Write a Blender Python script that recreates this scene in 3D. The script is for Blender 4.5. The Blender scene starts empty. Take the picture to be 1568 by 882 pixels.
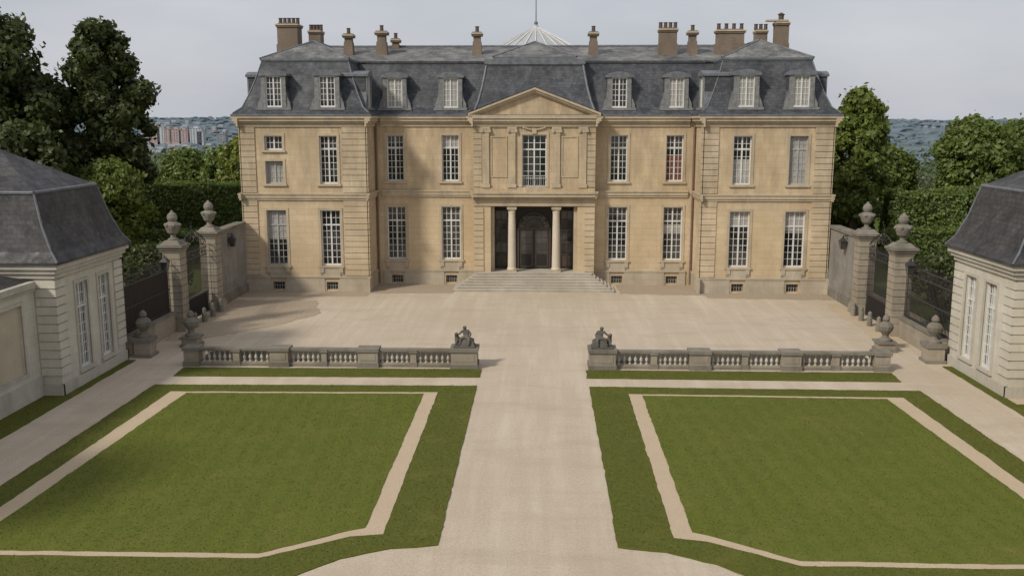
import bpy, math, random, bmesh
import numpy as np
from mathutils import Vector, noise as mnoise
random.seed(7); np.random.seed(7)
SC=bpy.context.scene
COL=SC.collection
AX=-0.2      # building axis
# ------------------------------------------------------------------ materials
def newmat(name):
    m=bpy.data.materials.new(name); m.use_nodes=True
    nt=m.node_tree; b=nt.nodes["Principled BSDF"]
    return m,nt,b
def N(nt,t,**k):
    n=nt.nodes.new(t)
    for a,v in k.items(): setattr(n,a,v)
    return n
def mixc(nt,fac,a,b,blend='MIX'):
    n=N(nt,'ShaderNodeMix',data_type='RGBA',blend_type=blend)
    for sock,val in ((n.inputs[0],fac),(n.inputs[6],a),(n.inputs[7],b)):
        if isinstance(val,(int,float)): sock.default_value=val
        elif isinstance(val,tuple): sock.default_value=(*val,1) if len(val)==3 else val
        else: nt.links.new(val,sock)
    return n.outputs[2]
def noi(nt,vec,scale,detail=6,rough=.6):
    n=N(nt,'ShaderNodeTexNoise'); n.inputs['Scale'].default_value=scale
    n.inputs['Detail'].default_value=detail; n.inputs['Roughness'].default_value=rough
    nt.links.new(vec,n.inputs['Vector']); return n.outputs['Fac']
def ramp(nt,fac,p0,p1,c0=(0,0,0),c1=(1,1,1)):
    r=N(nt,'ShaderNodeValToRGB'); e=r.color_ramp.elements
    e[0].position=p0;e[1].position=p1;e[0].color=(*c0,1);e[1].color=(*c1,1)
    nt.links.new(fac,r.inputs[0]); return r.outputs[0]
def mth(nt,op,a,b=None):
    n=N(nt,'ShaderNodeMath',operation=op)
    for i,v in enumerate((a,b)):
        if v is None: continue
        if isinstance(v,(int,float)): n.inputs[i].default_value=v
        else: nt.links.new(v,n.inputs[i])
    return n.outputs[0]
def pos(nt,scale=(1,1,1)):
    g=N(nt,'ShaderNodeNewGeometry'); m=N(nt,'ShaderNodeMapping')
    m.inputs['Scale'].default_value=scale
    nt.links.new(g.outputs['Position'],m.inputs['Vector']); return m.outputs[0]
def bump(nt,b,h,strength=.3,dist=.02):
    n=N(nt,'ShaderNodeBump'); n.inputs['Strength'].default_value=strength; n.inputs['Distance'].default_value=dist
    nt.links.new(h,n.inputs['Height']); nt.links.new(n.outputs[0],b.inputs['Normal'])
def mrange(nt,v,a,b,c=0,d=1):
    n=N(nt,'ShaderNodeMapRange'); n.clamp=True
    for k,x in zip(('From Min','From Max','To Min','To Max'),(a,b,c,d)): n.inputs[k].default_value=x
    nt.links.new(v,n.inputs[0]); return n.outputs[0]
def brickvec(nt,P):
    sep=N(nt,'ShaderNodeSeparateXYZ'); nt.links.new(P,sep.inputs[0])
    cmb=N(nt,'ShaderNodeCombineXYZ'); nt.links.new(mth(nt,'ADD',sep.outputs[0],sep.outputs[1]),cmb.inputs[0]); nt.links.new(sep.outputs[2],cmb.inputs[1])
    return cmb.outputs[0],sep.outputs[2]
def stone(name,c1,c2,dark,joint=.35,bw=1.1,bh=.42,rough=.9,stain=.55,bands=()):
    m,nt,b=newmat(name)
    P=pos(nt); bv,zz=brickvec(nt,P)
    br=N(nt,'ShaderNodeTexBrick'); br.inputs['Scale'].default_value=1; br.inputs['Brick Width'].default_value=bw
    br.inputs['Row Height'].default_value=bh; br.inputs['Mortar Size'].default_value=.014; br.inputs['Mortar Smooth'].default_value=.4
    br.inputs['Color1'].default_value=(.05,.05,.05,1); br.inputs['Color2'].default_value=(.95,.95,.95,1); br.inputs['Mortar'].default_value=(.5,.5,.5,1)
    nt.links.new(bv,br.inputs['Vector'])
    col=mixc(nt,br.outputs['Color'],c1,c2)
    col=mixc(nt,ramp(nt,noi(nt,P,.3,5),.38,.66),col,(c1[0]*.87,c1[1]*.855,c1[2]*.82))
    f=ramp(nt,noi(nt,pos(nt,(1.1,1.1,.45)),.9,8,.66),.48,.78,(0,0,0),(stain*.75,)*3)
    col=mixc(nt,f,col,dark)
    f=ramp(nt,noi(nt,pos(nt,(1,1,.7)),.8,8,.72),.54,.70,(0,0,0),(stain*.8,)*3)
    gd=sum(c1)/3
    col=mixc(nt,f,col,(gd*.76,gd*.70,gd*.60))
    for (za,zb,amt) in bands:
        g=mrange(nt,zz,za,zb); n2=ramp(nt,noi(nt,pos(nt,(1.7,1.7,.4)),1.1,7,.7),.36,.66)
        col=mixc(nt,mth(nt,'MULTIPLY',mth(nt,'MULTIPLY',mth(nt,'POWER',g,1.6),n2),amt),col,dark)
    f2=ramp(nt,noi(nt,P,7,6,.72),.35,.75,(0,0,0),(.32,)*3)
    col=mixc(nt,f2,col,tuple(x*.7 for x in c1))
    col=mixc(nt,mth(nt,'MULTIPLY',br.outputs['Fac'],joint),col,dark)
    nt.links.new(col,b.inputs['Base Color']); b.inputs['Roughness'].default_value=rough
    b.inputs['Specular IOR Level'].default_value=.2
    bump(nt,b,noi(nt,P,14,6,.7),.4,.02)
    return m
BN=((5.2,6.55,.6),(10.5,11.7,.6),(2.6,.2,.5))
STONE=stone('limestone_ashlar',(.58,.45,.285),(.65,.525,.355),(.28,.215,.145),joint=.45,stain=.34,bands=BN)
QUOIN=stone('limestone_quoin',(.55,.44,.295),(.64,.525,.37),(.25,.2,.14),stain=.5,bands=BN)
COLM=stone('column_stone',(.63,.555,.45),(.67,.595,.485),(.36,.3,.23),joint=0,stain=.35)
TRIM=stone('limestone_trim',(.49,.405,.285),(.55,.46,.33),(.16,.14,.11),joint=.1,stain=.85)
BASE=stone('limestone_base',(.46,.395,.30),(.52,.45,.35),(.20,.175,.14),stain=.65)
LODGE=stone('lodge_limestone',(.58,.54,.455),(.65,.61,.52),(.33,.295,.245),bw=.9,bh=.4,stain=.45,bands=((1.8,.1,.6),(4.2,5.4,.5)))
LTRIM=stone('lodge_trim_stone',(.49,.455,.385),(.56,.52,.445),(.22,.205,.175),joint=.15,stain=.75)
PANEL=stone('lodge_panel',(.50,.43,.32),(.54,.47,.35),(.31,.26,.2),joint=0,stain=.5)
OLD=stone('weathered_stone',(.33,.285,.22),(.40,.345,.27),(.09,.08,.068),joint=.2,stain=1.0)
DARKST=stone('lichen_stone',(.21,.19,.155),(.28,.25,.205),(.055,.052,.045),joint=.1,stain=1.0)
WALLST=stone('rendered_garden_wall',(.25,.235,.21),(.30,.285,.255),(.10,.10,.095),joint=.1,stain=1.0)
STATUE=stone('statue_stone',(.13,.12,.105),(.18,.165,.14),(.04,.038,.033),joint=0,stain=1.0)
BALU=stone('baluster_stone',(.52,.47,.385),(.57,.52,.43),(.22,.195,.155),joint=0,stain=.6)
CHIM=stone('chimney_brick',(.215,.165,.125),(.29,.225,.17),(.10,.085,.07),bw=.25,bh=.08,joint=.5,stain=.9)
STEPM=stone('step_stone',(.48,.435,.36),(.54,.485,.405),(.22,.19,.155),joint=.2,stain=.6)
def slate(name,c1,c2,lich,la=.75,l0=.45):
    m,nt,b=newmat(name); P=pos(nt); bv,zz=brickvec(nt,P)
    br=N(nt,'ShaderNodeTexBrick'); br.inputs['Scale'].default_value=1; br.inputs['Brick Width'].default_value=.34
    br.inputs['Row Height'].default_value=.2; br.inputs['Mortar Size'].default_value=.018
    br.inputs['Color1'].default_value=(.0,.0,.0,1); br.inputs['Color2'].default_value=(1,1,1,1)
    nt.links.new(bv,br.inputs['Vector'])
    col=mixc(nt,br.outputs['Color'],c1,c2)
    col=mixc(nt,ramp(nt,noi(nt,pos(nt,(1.3,1.3,.3)),.9,8,.75),l0,l0+.22,(0,0,0),(la,)*3),col,lich)
    col=mixc(nt,ramp(nt,noi(nt,P,.35,6,.7),.42,.62,(0,0,0),(.7,)*3),col,tuple(x*.5 for x in c1))
    col=mixc(nt,ramp(nt,noi(nt,P,3.5,6,.75),.52,.7,(0,0,0),(.5,)*3),col,lich)
    nt.links.new(col,b.inputs['Base Color'])
    nt.links.new(ramp(nt,noi(nt,P,1.5,5,.7),.3,.7,(.42,)*3,(.8,)*3),b.inputs['Roughness'])
    b.inputs['Specular IOR Level'].default_value=.4
    bump(nt,b,br.outputs['Fac'],-.5,.025)
    return m
SLATE=slate('roof_slate',(.040,.043,.051),(.088,.092,.102),(.145,.147,.145),.7,.48)
SLATEU=slate('upper_roof_slate',(.075,.075,.080),(.135,.135,.138),(.26,.25,.225),.95,.40)
SLATE2=slate('lodge_slate',(.034,.032,.034),(.070,.066,.066),(.12,.112,.10),.5,.50)
def simple(name,c,c2=None,rough=.6,scale=3,metal=0,spec=.4,bs=0):
    m,nt,b=newmat(name); P=pos(nt)
    col=mixc(nt,ramp(nt,noi(nt,P,scale,5,.65),.3,.7),c,c2 or tuple(x*.75 for x in c))
    nt.links.new(col,b.inputs['Base Color']); b.inputs['Roughness'].default_value=rough; b.inputs['Metallic'].default_value=metal
    b.inputs['Specular IOR Level'].default_value=spec
    if bs: bump(nt,b,noi(nt,P,scale*6,5),bs,.02)
    return m
ZINC=simple('zinc_lead',(.18,.19,.205),(.09,.095,.105),.55)
DORM=simple('dormer_lead_stone',(.25,.25,.24),(.12,.12,.12),.7,4)
CONE=simple('zinc_cone',(.42,.43,.44),(.31,.32,.33),.5)
WHITE=simple('white_painted_wood',(.70,.69,.65),(.55,.54,.50),.5)
GREYW=simple('dull_window_paint',(.42,.41,.38),(.30,.30,.28),.6)
BLIND=simple('interior_shutter',(.38,.365,.34),(.27,.26,.24),.8,1.5)
CURT=simple('red_curtain',(.18,.065,.045),(.11,.04,.03),.9)
IRON=simple('wrought_iron',(.025,.025,.027),(.045,.035,.03),.5)
RUST=simple('rusty_gate_boards',(.085,.055,.04),(.045,.034,.027),.8)
DOORM=simple('dark_door',(.026,.021,.017),(.014,.012,.010),.5)
DOORF=simple('door_joinery',(.085,.066,.048),(.055,.042,.032),.5)
COPPER=simple('downpipe',(.20,.12,.08),(.13,.09,.07),.6)
POT=simple('chimney_pot',(.12,.09,.075),(.07,.055,.05),.8)
BARK=simple('bark',(.09,.075,.055),(.05,.04,.03),.9,5,bs=.5)
SHADEM=simple('painted_shade',(.06,.052,.042),(.04,.035,.028),.95,3)  # dark ground colour standing in for shade behind the balustrade
m,nt,b=newmat('window_glass'); b.inputs['Roughness'].default_value=.05
nt.links.new(mixc(nt,ramp(nt,noi(nt,pos(nt),.45,2),.45,.6),(.012,.014,.016),(.07,.068,.065)),b.inputs['Base Color'])
b.inputs['Specular IOR Level'].default_value=.65
bump(nt,b,noi(nt,pos(nt),1.6,2),.14,.02); GLASS=m
def leafmat(name,c1,c2,c3,tr=.36):
    m,nt,b=newmat(name)
    g=N(nt,'ShaderNodeNewGeometry')
    col=mixc(nt,g.outputs['Random Per Island'],c1,c2)
    col=mixc(nt,ramp(nt,noi(nt,pos(nt),.45,5,.7),.45,.62),col,c3)
    out=nt.nodes['Material Output']
    d=N(nt,'ShaderNodeBsdfDiffuse'); t=N(nt,'ShaderNodeBsdfTranslucent'); gl=N(nt,'ShaderNodeBsdfGlossy'); gl.inputs['Roughness'].default_value=.5
    nt.links.new(col,d.inputs[0]); nt.links.new(col,t.inputs[0])
    s=N(nt,'ShaderNodeMixShader'); s.inputs[0].default_value=tr
    nt.links.new(d.outputs[0],s.inputs[1]); nt.links.new(t.outputs[0],s.inputs[2])
    s2=N(nt,'ShaderNodeMixShader'); s2.inputs[0].default_value=.03
    nt.links.new(s.outputs[0],s2.inputs[1]); nt.links.new(gl.outputs[0],s2.inputs[2])
    nt.links.new(s2.outputs[0],out.inputs[0]); nt.nodes.remove(b)
    return m
LEAFD=leafmat('leaf_dark',(.046,.066,.016),(.10,.128,.036),(.075,.082,.026))
LEAFM=leafmat('leaf_mid',(.095,.145,.028),(.185,.24,.052),(.12,.15,.038))
LEAFG=leafmat('leaf_linden',(.12,.165,.028),(.22,.265,.055),(.13,.155,.036))
LEAFY=leafmat('leaf_yellowgreen',(.16,.20,.03),(.27,.30,.06),(.15,.165,.04))
LEAFH=leafmat('leaf_hedge',(.10,.155,.03),(.185,.24,.055),(.115,.15,.038))
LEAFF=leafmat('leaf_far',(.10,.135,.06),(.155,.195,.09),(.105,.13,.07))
GRASSB=leafmat('grass_blade',(.092,.108,.017),(.15,.163,.028),(.115,.126,.022),.25)
def ground_mat(name,c1,c2,c3,fine,big,bs,rough=.95,extra=None):
    m,nt,b=newmat(name); P=pos(nt)
    col=mixc(nt,ramp(nt,noi(nt,P,fine,3,.7),.3,.7),c1,c2)
    col=mixc(nt,ramp(nt,noi(nt,P,big,6,.6),.38,.68,(0,0,0),(.8,)*3),col,c3)
    if extra: col=extra(nt,P,col)
    nt.links.new(col,b.inputs['Base Color']); b.inputs['Roughness'].default_value=rough; b.inputs['Specular IOR Level'].default_value=.15
    bump(nt,b,noi(nt,P,fine,3,.8),bs,.03)
    return m
def grav_extra(nt,P,col):
    col=mixc(nt,ramp(nt,noi(nt,P,9,8,.85),.44,.62,(0,0,0),(.6,)*3),col,(.36,.285,.205))
    col=mixc(nt,ramp(nt,noi(nt,P,13,4,.85),.56,.66,(0,0,0),(.6,)*3),col,(.72,.65,.55))
    f=ramp(nt,noi(nt,pos(nt,(1.5,.10,1)),1.0,5,.6),.45,.7,(0,0,0),(.5,)*3)
    col=mixc(nt,f,col,(.65,.565,.45))
    f=ramp(nt,noi(nt,pos(nt,(.35,.9,1)),.7,6,.65),.50,.66,(0,0,0),(.42,)*3)
    col=mixc(nt,f,col,(.40,.325,.24))
    f=ramp(nt,noi(nt,P,.12,6,.65),.45,.65,(0,0,0),(.5,)*3)
    return mixc(nt,f,col,(.44,.355,.26))
GRAVEL=ground_mat('beige_gravel',(.45,.37,.275),(.63,.535,.415),(.53,.44,.335),22,.5,.8,extra=grav_extra)
PATHM=ground_mat('path_gravel',(.42,.33,.225),(.57,.455,.32),(.46,.365,.25),20,.8,.7)
COBBLE=ground_mat('cobble_paving',(.29,.23,.165),(.43,.35,.26),(.35,.28,.205),5,.5,.8)
def patches(nt,P,col):
    col=mixc(nt,ramp(nt,noi(nt,P,3.2,8,.8),.52,.70,(0,0,0),(.35,)*3),col,(.065,.075,.015))
    col=mixc(nt,ramp(nt,noi(nt,P,.5,7,.7),.50,.68,(0,0,0),(.55,)*3),col,(.15,.145,.032))
    return mixc(nt,ramp(nt,noi(nt,P,1.5,8,.78),.57,.70,(0,0,0),(.5,)*3),col,(.185,.168,.045))
def lawn_extra(nt,P,col):
    w=N(nt,'ShaderNodeTexWave'); w.inputs['Scale'].default_value=.42; w.inputs['Distortion'].default_value=1.6; w.inputs['Detail'].default_value=3; w.inputs['Detail Scale'].default_value=.8
    mp=N(nt,'ShaderNodeMapping'); mp.inputs['Rotation'].default_value=(0,0,math.radians(-4)); nt.links.new(P,mp.inputs[0]); nt.links.new(mp.outputs[0],w.inputs['Vector'])
    col=mixc(nt,mth(nt,'MULTIPLY',w.outputs['Fac'],.26),col,(.145,.15,.026))
    return patches(nt,P,col)
LAWN=ground_mat('lawn_grass',(.082,.096,.015),(.125,.14,.023),(.10,.122,.018),14,.22,.7,extra=lawn_extra)
VERGE=ground_mat('verge_grass',(.070,.080,.014),(.118,.125,.022),(.088,.093,.018),14,.5,.8,extra=patches)
def terr_haze(nt,P,col):
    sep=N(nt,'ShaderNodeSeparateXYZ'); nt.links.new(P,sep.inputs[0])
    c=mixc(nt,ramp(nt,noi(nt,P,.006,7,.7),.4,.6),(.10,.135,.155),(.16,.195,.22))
    return mixc(nt,mrange(nt,sep.outputs[1],400,3000),col,c)  # aerial haze painted into the ground colour, bluer with distance
TERR=ground_mat('park_ground',(.06,.08,.015),(.10,.12,.025),(.07,.085,.02),2,.05,.5,extra=terr_haze)
HILL=simple('hazy_woodland',(.10,.135,.16),(.14,.18,.205),.95,.01)  # distance haze is put into this bluish base colour
# ------------------------------------------------------------------ builder
class MB:
    def __init__(s): s.v=[];s.f=[];s.m=[];s.mats=[]
    def mi(s,mat):
        if mat not in s.mats: s.mats.append(mat)
        return s.mats.index(mat)
    def face(s,pts,mat):
        b=len(s.v); s.v+= [tuple(p) for p in pts]; s.f.append(tuple(range(b,b+len(pts)))); s.m.append(s.mi(mat))
    def box(s,x0,x1,y0,y1,z0,z1,mat):
        s.hexa([(x0,y0,z0),(x1,y0,z0),(x1,y1,z0),(x0,y1,z0),(x0,y0,z1),(x1,y0,z1),(x1,y1,z1),(x0,y1,z1)],mat)
    def hexa(s,P,mat):
        b=len(s.v); s.v+=P; k=s.mi(mat)
        for q in ((0,3,2,1),(4,5,6,7),(0,1,5,4),(1,2,6,5),(2,3,7,6),(3,0,4,7)):
            s.f.append(tuple(b+i for i in q)); s.m.append(k)
    def taper(s,x,y,z0,z1,w0,d0,w1,d1,mat):
        s.hexa([(x-w0,y-d0,z0),(x+w0,y-d0,z0),(x+w0,y+d0,z0),(x-w0,y+d0,z0),(x-w1,y-d1,z1),(x+w1,y-d1,z1),(x+w1,y+d1,z1),(x-w1,y+d1,z1)],mat)
    def lathe(s,x,y,prof,mat,n=10):
        b=len(s.v); k=s.mi(mat)
        for r,z in prof:
            for i in range(n):
                a=2*math.pi*i/n; s.v.append((x+r*math.cos(a),y+r*math.sin(a),z))
        for j in range(len(prof)-1):
            for i in range(n):
                i2=(i+1)%n
                s.f.append((b+j*n+i,b+j*n+i2,b+(j+1)*n+i2,b+(j+1)*n+i)); s.m.append(k)
        s.f.append(tuple(b+(len(prof)-1)*n+i for i in range(n))); s.m.append(k)
    def rod(s,a,b_,r,mat,n=6,r2=None):
        a=Vector(a);b_=Vector(b_);d=b_-a
        if d.length<1e-6:return
        d.normalize(); u=d.orthogonal().normalized(); w=d.cross(u); r2=r if r2 is None else r2
        b=len(s.v);k=s.mi(mat)
        for c,rr in ((a,r),(b_,r2)):
            for i in range(n):
                t=2*math.pi*i/n; p=c+u*math.cos(t)*rr+w*math.sin(t)*rr; s.v.append(tuple(p))
        for i in range(n):
            j=(i+1)%n; s.f.append((b+i,b+j,b+n+j,b+n+i)); s.m.append(k)
        s.f.append(tuple(b+n+i for i in range(n))); s.m.append(k)
    def build(s,name,parent=None,smooth=False):
        me=bpy.data.meshes.new(name); me.from_pydata(s.v,[],s.f)
        for m in s.mats: me.materials.append(m)
        me.polygons.foreach_set('material_index',s.m)
        if smooth: me.polygons.foreach_set('use_smooth',[True]*len(s.f))
        me.update()
        o=bpy.data.objects.new(name,me); COL.objects.link(o)
        if parent: o.parent=parent
        return o
def empty(name):
    o=bpy.data.objects.new(name,None); COL.objects.link(o); return o
class Fr:  # facade frame: u along wall, n outwards
    def __init__(s,o,u,n): s.o=o;s.u=u;s.n=n
    def p(s,a,d,z): return (s.o[0]+s.u[0]*a+s.n[0]*d, s.o[1]+s.u[1]*a+s.n[1]*d, z)
    def box(s,mb,a0,a1,d0,d1,z0,z1,mat):
        mb.hexa([s.p(a0,d1,z0),s.p(a1,d1,z0),s.p(a1,d0,z0),s.p(a0,d0,z0),s.p(a0,d1,z1),s.p(a1,d1,z1),s.p(a1,d0,z1),s.p(a0,d0,z1)],mat)
    def wall(s,mb,a0,a1,z0,z1,ops,depth,mat):
        us=sorted({a0,a1,*[q for o in ops for q in o[:2]]}); zs=sorted({z0,z1,*[q for o in ops for q in o[2:]]})
        for i in range(len(us)-1):
            for j in range(len(zs)-1):
                cu=(us[i]+us[i+1])/2; cz=(zs[j]+zs[j+1])/2
                if any(o[0]<cu<o[1] and o[2]<cz<o[3] for o in ops): continue
                mb.face([s.p(us[i],0,zs[j]),s.p(us[i+1],0,zs[j]),s.p(us[i+1],0,zs[j+1]),s.p(us[i],0,zs[j+1])],mat)
        for a,b,c,d in ops:
            for (p,q) in (((a,c),(b,c)),((b,c),(b,d)),((b,d),(a,d)),((a,d),(a,c))):
                mb.face([s.p(p[0],0,p[1]),s.p(q[0],0,q[1]),s.p(q[0],-depth,q[1]),s.p(p[0],-depth,p[1])],mat)
    def window(s,mb,a,b,c,d,depth,cols=4,rows=7,trans=None,frame=WHITE,blind=None,bar=.035,blindtop=None):
        D=-depth
        mb.face([s.p(a,D,c),s.p(b,D,c),s.p(b,D,d),s.p(a,D,d)],GLASS)
        fw=.075
        s.box(mb,a,a+fw,D,D+.09,c,d,frame); s.box(mb,b-fw,b,D,D+.09,c,d,frame)
        s.box(mb,a+fw,b-fw,D,D+.09,c,c+.12,frame); s.box(mb,a+fw,b-fw,D,D+.09,d-fw,d,frame)
        m=(a+b)/2; s.box(mb,m-.05,m+.05,D,D+.08,c+.12,d-fw,frame)
        if trans: s.box(mb,a+fw,m-.05,D,D+.075,trans-.05,trans+.05,frame); s.box(mb,m+.05,b-fw,D,D+.075,trans-.05,trans+.05,frame)
        for side in ((a+fw,m-.05),(m+.05,b-fw)):
            k=cols//2
            for i in range(1,k):
                x=side[0]+(side[1]-side[0])*i/k
                s.box(mb,x-bar/2,x+bar/2,D,D+.05,c+.12,d-fw,frame)
            for j in range(1,rows):
                z=c+.12+(d-fw-c-.12)*j/rows
                s.box(mb,side[0],side[1],D,D+.045,z-bar/2,z+bar/2,frame)
        if blind:
            zt=blindtop or d
            s.box(mb,a+fw,b-fw,D+.004,D+.012,c+.1,zt-.05,blind)
# ------------------------------------------------------------------ château
ch=empty('chateau')
YW=66.5; YR=69.8; YC=68.8; YB=83.0
ZE=12.4
walls=MB(); quo=MB(); trim=MB(); win=MB()
F=Fr((AX,YW),(1,0),(0,-1)); R=Fr((AX,YR),(1,0),(0,-1)); C=Fr((AX,YC),(1,0),(0,-1))
G0,G1,U0,U1=1.85,5.8,7.65,11.0
def surround(fr,a,b,c,d,sill=True):
    w=.17
    fr.box(trim,a-w,a,-.02,.045,c,d+w,TRIM); fr.box(trim,b,b+w,-.02,.045,c,d+w,TRIM); fr.box(trim,a,b,-.02,.045,d,d+w,TRIM)
    if sill: fr.box(trim,a-w-.06,b+w+.06,-.02,.13,c-.14,c-.002,TRIM)
def apron(fr,x,w):
    fr.box(trim,x-w/2-.15,x+w/2+.15,-.01,.06,1.22,1.71,BASE)
    fr.box(trim,x-w/2+.1,x+w/2-.1,-.01,.10,1.08,1.22,BASE)
    for s in(-1,1): fr.box(trim,x+s*(w/2-.02)-.13,x+s*(w/2-.02)+.13,-.01,.12,1.35,1.70,BASE)
def bay(fr,x,wg=1.4,wu=1.25,blg=None,blu=None,small=False,fg=WHITE,fu=WHITE,curt=None,gt=None,ut=None):
    ops=[(x-wg/2,x+wg/2,G0,G1),(x-.42,x+.42,.12,.68)]
    fr.window(win,x-wg/2,x+wg/2,G0,G1,.28,4,8,4.75,frame=fg,blind=blg)
    if gt: fr.box(win,x-wg/2+.08,x+wg/2-.08,-.272,-.268,gt[0],gt[1],BLIND)
    if ut: fr.box(win,x-wu/2+.08,x+wu/2-.08,-.272,-.268,ut[0],ut[1],BLIND)
    fr.box(win,x-.42,x+.42,-.3,-.25,.12,.68,GLASS)
    for k in range(5): fr.box(win,x-.36+.18*k-.015,x-.36+.18*k+.015,-.2,-.17,.12,.68,GREYW)
    fr.box(win,x-.42,x+.42,-.2,-.175,.38,.41,GREYW)
    surround(fr,x-wg/2,x+wg/2,G0,G1); apron(fr,x,wg)
    fr.box(trim,x-.54,x-.42,-.02,.05,.02,.80,TRIM); fr.box(trim,x+.42,x+.54,-.02,.05,.02,.80,TRIM); fr.box(trim,x-.42,x+.42,-.02,.05,.68,.80,TRIM)
    if small:
        ops+=[(x-.62,x+.62,U0,9.25),(x-.62,x+.62,10.0,U1)]
        fr.window(win,x-.62,x+.62,U0,9.25,.28,4,4,frame=GREYW,blind=BLIND)
        fr.window(win,x-.62,x+.62,10.0,U1,.28,4,2,frame=WHITE)
        surround(fr,x-.62,x+.62,U0,9.25); surround(fr,x-.62,x+.62,10.0,U1)
    else:
        ops+=[(x-wu/2,x+wu/2,U0,U1)]
        fr.window(win,x-wu/2,x+wu/2,U0,U1,.28,4,7,10.1,frame=fu,blind=blu)
        if curt: fr.box(win,x-wu/2+.08,x-.06,-.265,-.262,U0+.1,9.6,curt); fr.box(win,x+.06,x+wu/2-.08,-.265,-.262,U0+.1,9.6,curt)
        surround(fr,x-wu/2,x+wu/2,U0,U1)
    return ops
def rust(fr,a0,a1,z0,z1,h=.42,pr=.07,mat=QUOIN,mb=None):
    mb=mb or quo; n=max(1,round((z1-z0)/h)); hh=(z1-z0)/n
    for i in range(n): fr.box(mb,a0,a1,-.05,pr,z0+i*hh+.022,z0+(i+1)*hh-.022,mat)
W0,W1=11.7,20.6
ol=bay(F,-18.25,small=True,fg=GREYW,gt=(3.7,5.7))+bay(F,-14.4)
orr=bay(F,14.4,ut=(7.8,9.4),gt=(4.8,5.7))+bay(F,18.25,blu=BLIND,fu=GREYW,gt=(4.4,5.7))
F.wall(walls,-W1,-W0,0,ZE,ol,.32,STONE); F.wall(walls,W0,W1,0,ZE,orr,.32,STONE)
om=bay(R,-10.2)+bay(R,-6.15,ut=(10.1,10.9)); om2=bay(R,6.15)+bay(R,10.2,curt=CURT,gt=(3.9,4.5))
R.wall(walls,-W0,-4.4,0,ZE,om,.32,STONE); R.wall(walls,4.4,W0,0,ZE,om2,.32,STONE)
SIL=Fr((AX-W0,YW),(0,1),(1,0)); SIR=Fr((AX+W0,YW),(0,1),(-1,0)); SOL=Fr((AX-W1,YW),(0,1),(-1,0)); SOR=Fr((AX+W1,YW),(0,1),(1,0))
for s in (SIL,SIR): s.wall(walls,0,YR-YW,0,ZE,[],.3,STONE); s.box(trim,1.0,2.2,-.01,.03,1.9,5.8,QUOIN); s.box(trim,1.0,2.2,-.01,.03,7.7,11.0,QUOIN)
for s in (SOL,SOR):
    ops=[(2.5,3.8,G0,G1),(2.5,3.8,U0,U1),(8,9.3,G0,G1),(8,9.3,U0,U1)]
    s.wall(walls,0,YB-YW,0,ZE,ops,.3,STONE)
    for o in ops: s.window(win,*o,.28); surround(s,*o)
walls.box(AX-W1,AX+W1,YB-.1,YB,0,ZE,STONE)
for (a,b) in ((-W1,-W1+1.05),(-W0-1.75,-W0),(W0,W0+1.05),(W1-1.25,W1)):
    rust(F,a,b,1.12,6.5); rust(F,a,b,7.02,11.6)
for s in (SIL,SIR,SOL,SOR):
    rust(s,-.07,.75,1.12,6.5,pr=.065); rust(s,-.07,.75,7.02,11.6,pr=.065)
def runs(fr,a0,a1,ops_x=(),e0=0,e1=0,base=True):
    if base:
        xs=[a0-e0]
        for x in ops_x: xs+=[x-.54,x+.54]
        xs.append(a1+e1)
        for i in range(0,len(xs),2):
            fr.box(trim,xs[i],xs[i+1],-.02,.09,0,.98,BASE)
        fr.box(trim,a0-e0,a1+e1,-.02,.13,.98,1.10,BASE)
    fr.box(trim,a0-e0,a1+e1,-.02,.10,6.52,6.66,TRIM)
    fr.box(trim,a0-e0,a1+e1,-.02,.16,6.66,6.90,TRIM)
    fr.box(trim,a0-e0,a1+e1,-.02,.22,6.90,7.0,TRIM)
    fr.box(trim,a0-e0,a1+e1,-.02,.10,11.62,11.86,TRIM)
    fr.box(trim,a0-e0,a1+e1,-.02,.22,11.86,12.0,TRIM)
    fr.box(trim,a0-e0,a1+e1,-.02,.36,12.0,12.2,TRIM)
    fr.box(trim,a0-e0,a1+e1,-.02,.46,12.2,12.36,TRIM)
runs(F,-W1,-W0,(-18.25,-14.4),.0,.0); runs(F,W0,W1,(14.4,18.25))
runs(R,-W0+.47,-4.4,(-10.2,-6.15)); runs(R,4.4,W0-.47,(6.15,10.2))
for s in (SIL,SIR): runs(s,-.457,YR-YW+.02)
for s in (SOL,SOR): runs(s,-.457,YB-YW)
for sx in (-1,1):
    walls.rod((AX+sx*(W0-.14),YR-.16,.1),(AX+sx*(W0-.14),YR-.16,12.0),.075,COPPER,8)
CH=4.4
op=[(-3.15,3.15,1.05,5.9),(-.88,.88,7.3,11.05)]
C.wall(walls,-CH,CH,0,ZE,op,.3,STONE)
for s in (-1,1):
    S=Fr((AX+s*CH,YC),(0,1),(s,0)); S.wall(walls,0,YR-YC,0,ZE,[],.3,STONE)
    runs(S,-.457,YR-YC-.01,base=False)
    if s<0: rust(C,-CH,-CH+.72,1.12,5.85); rust(C,-CH,-CH+.62,7.3,11.6)
    else: rust(C,CH-.72,CH,1.12,5.85); rust(C,CH-.62,CH,7.3,11.6)
C.window(win,-.88,.88,7.3,11.05,.3,4,7,10.0,bar=.04)
surround(C,-.88,.88,7.3,11.05,False)
for k in range(13): C.box(win,-.8+k*.1333-.012,-.8+k*.1333+.012,.0,.03,7.3,8.1,GREYW)
C.box(win,-.86,.86,-.01,.04,8.1,8.15,GREYW)
for k in range(11):
    t=-1+k*.2; walls.lathe(AX+t*.75,YC-.06,[(0.01,11.32+.16*t*t),(.10,11.37+.16*t*t),(.10,11.43+.16*t*t),(0.01,11.48+.16*t*t)],TRIM,6)
C.box(trim,-.16,.16,0,.14,11.12,11.5,TRIM)
for a,b in ((-CH,-3.15),(3.15,CH)): C.box(trim,a,b,-.02,.09,0,1.10,BASE)
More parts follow.
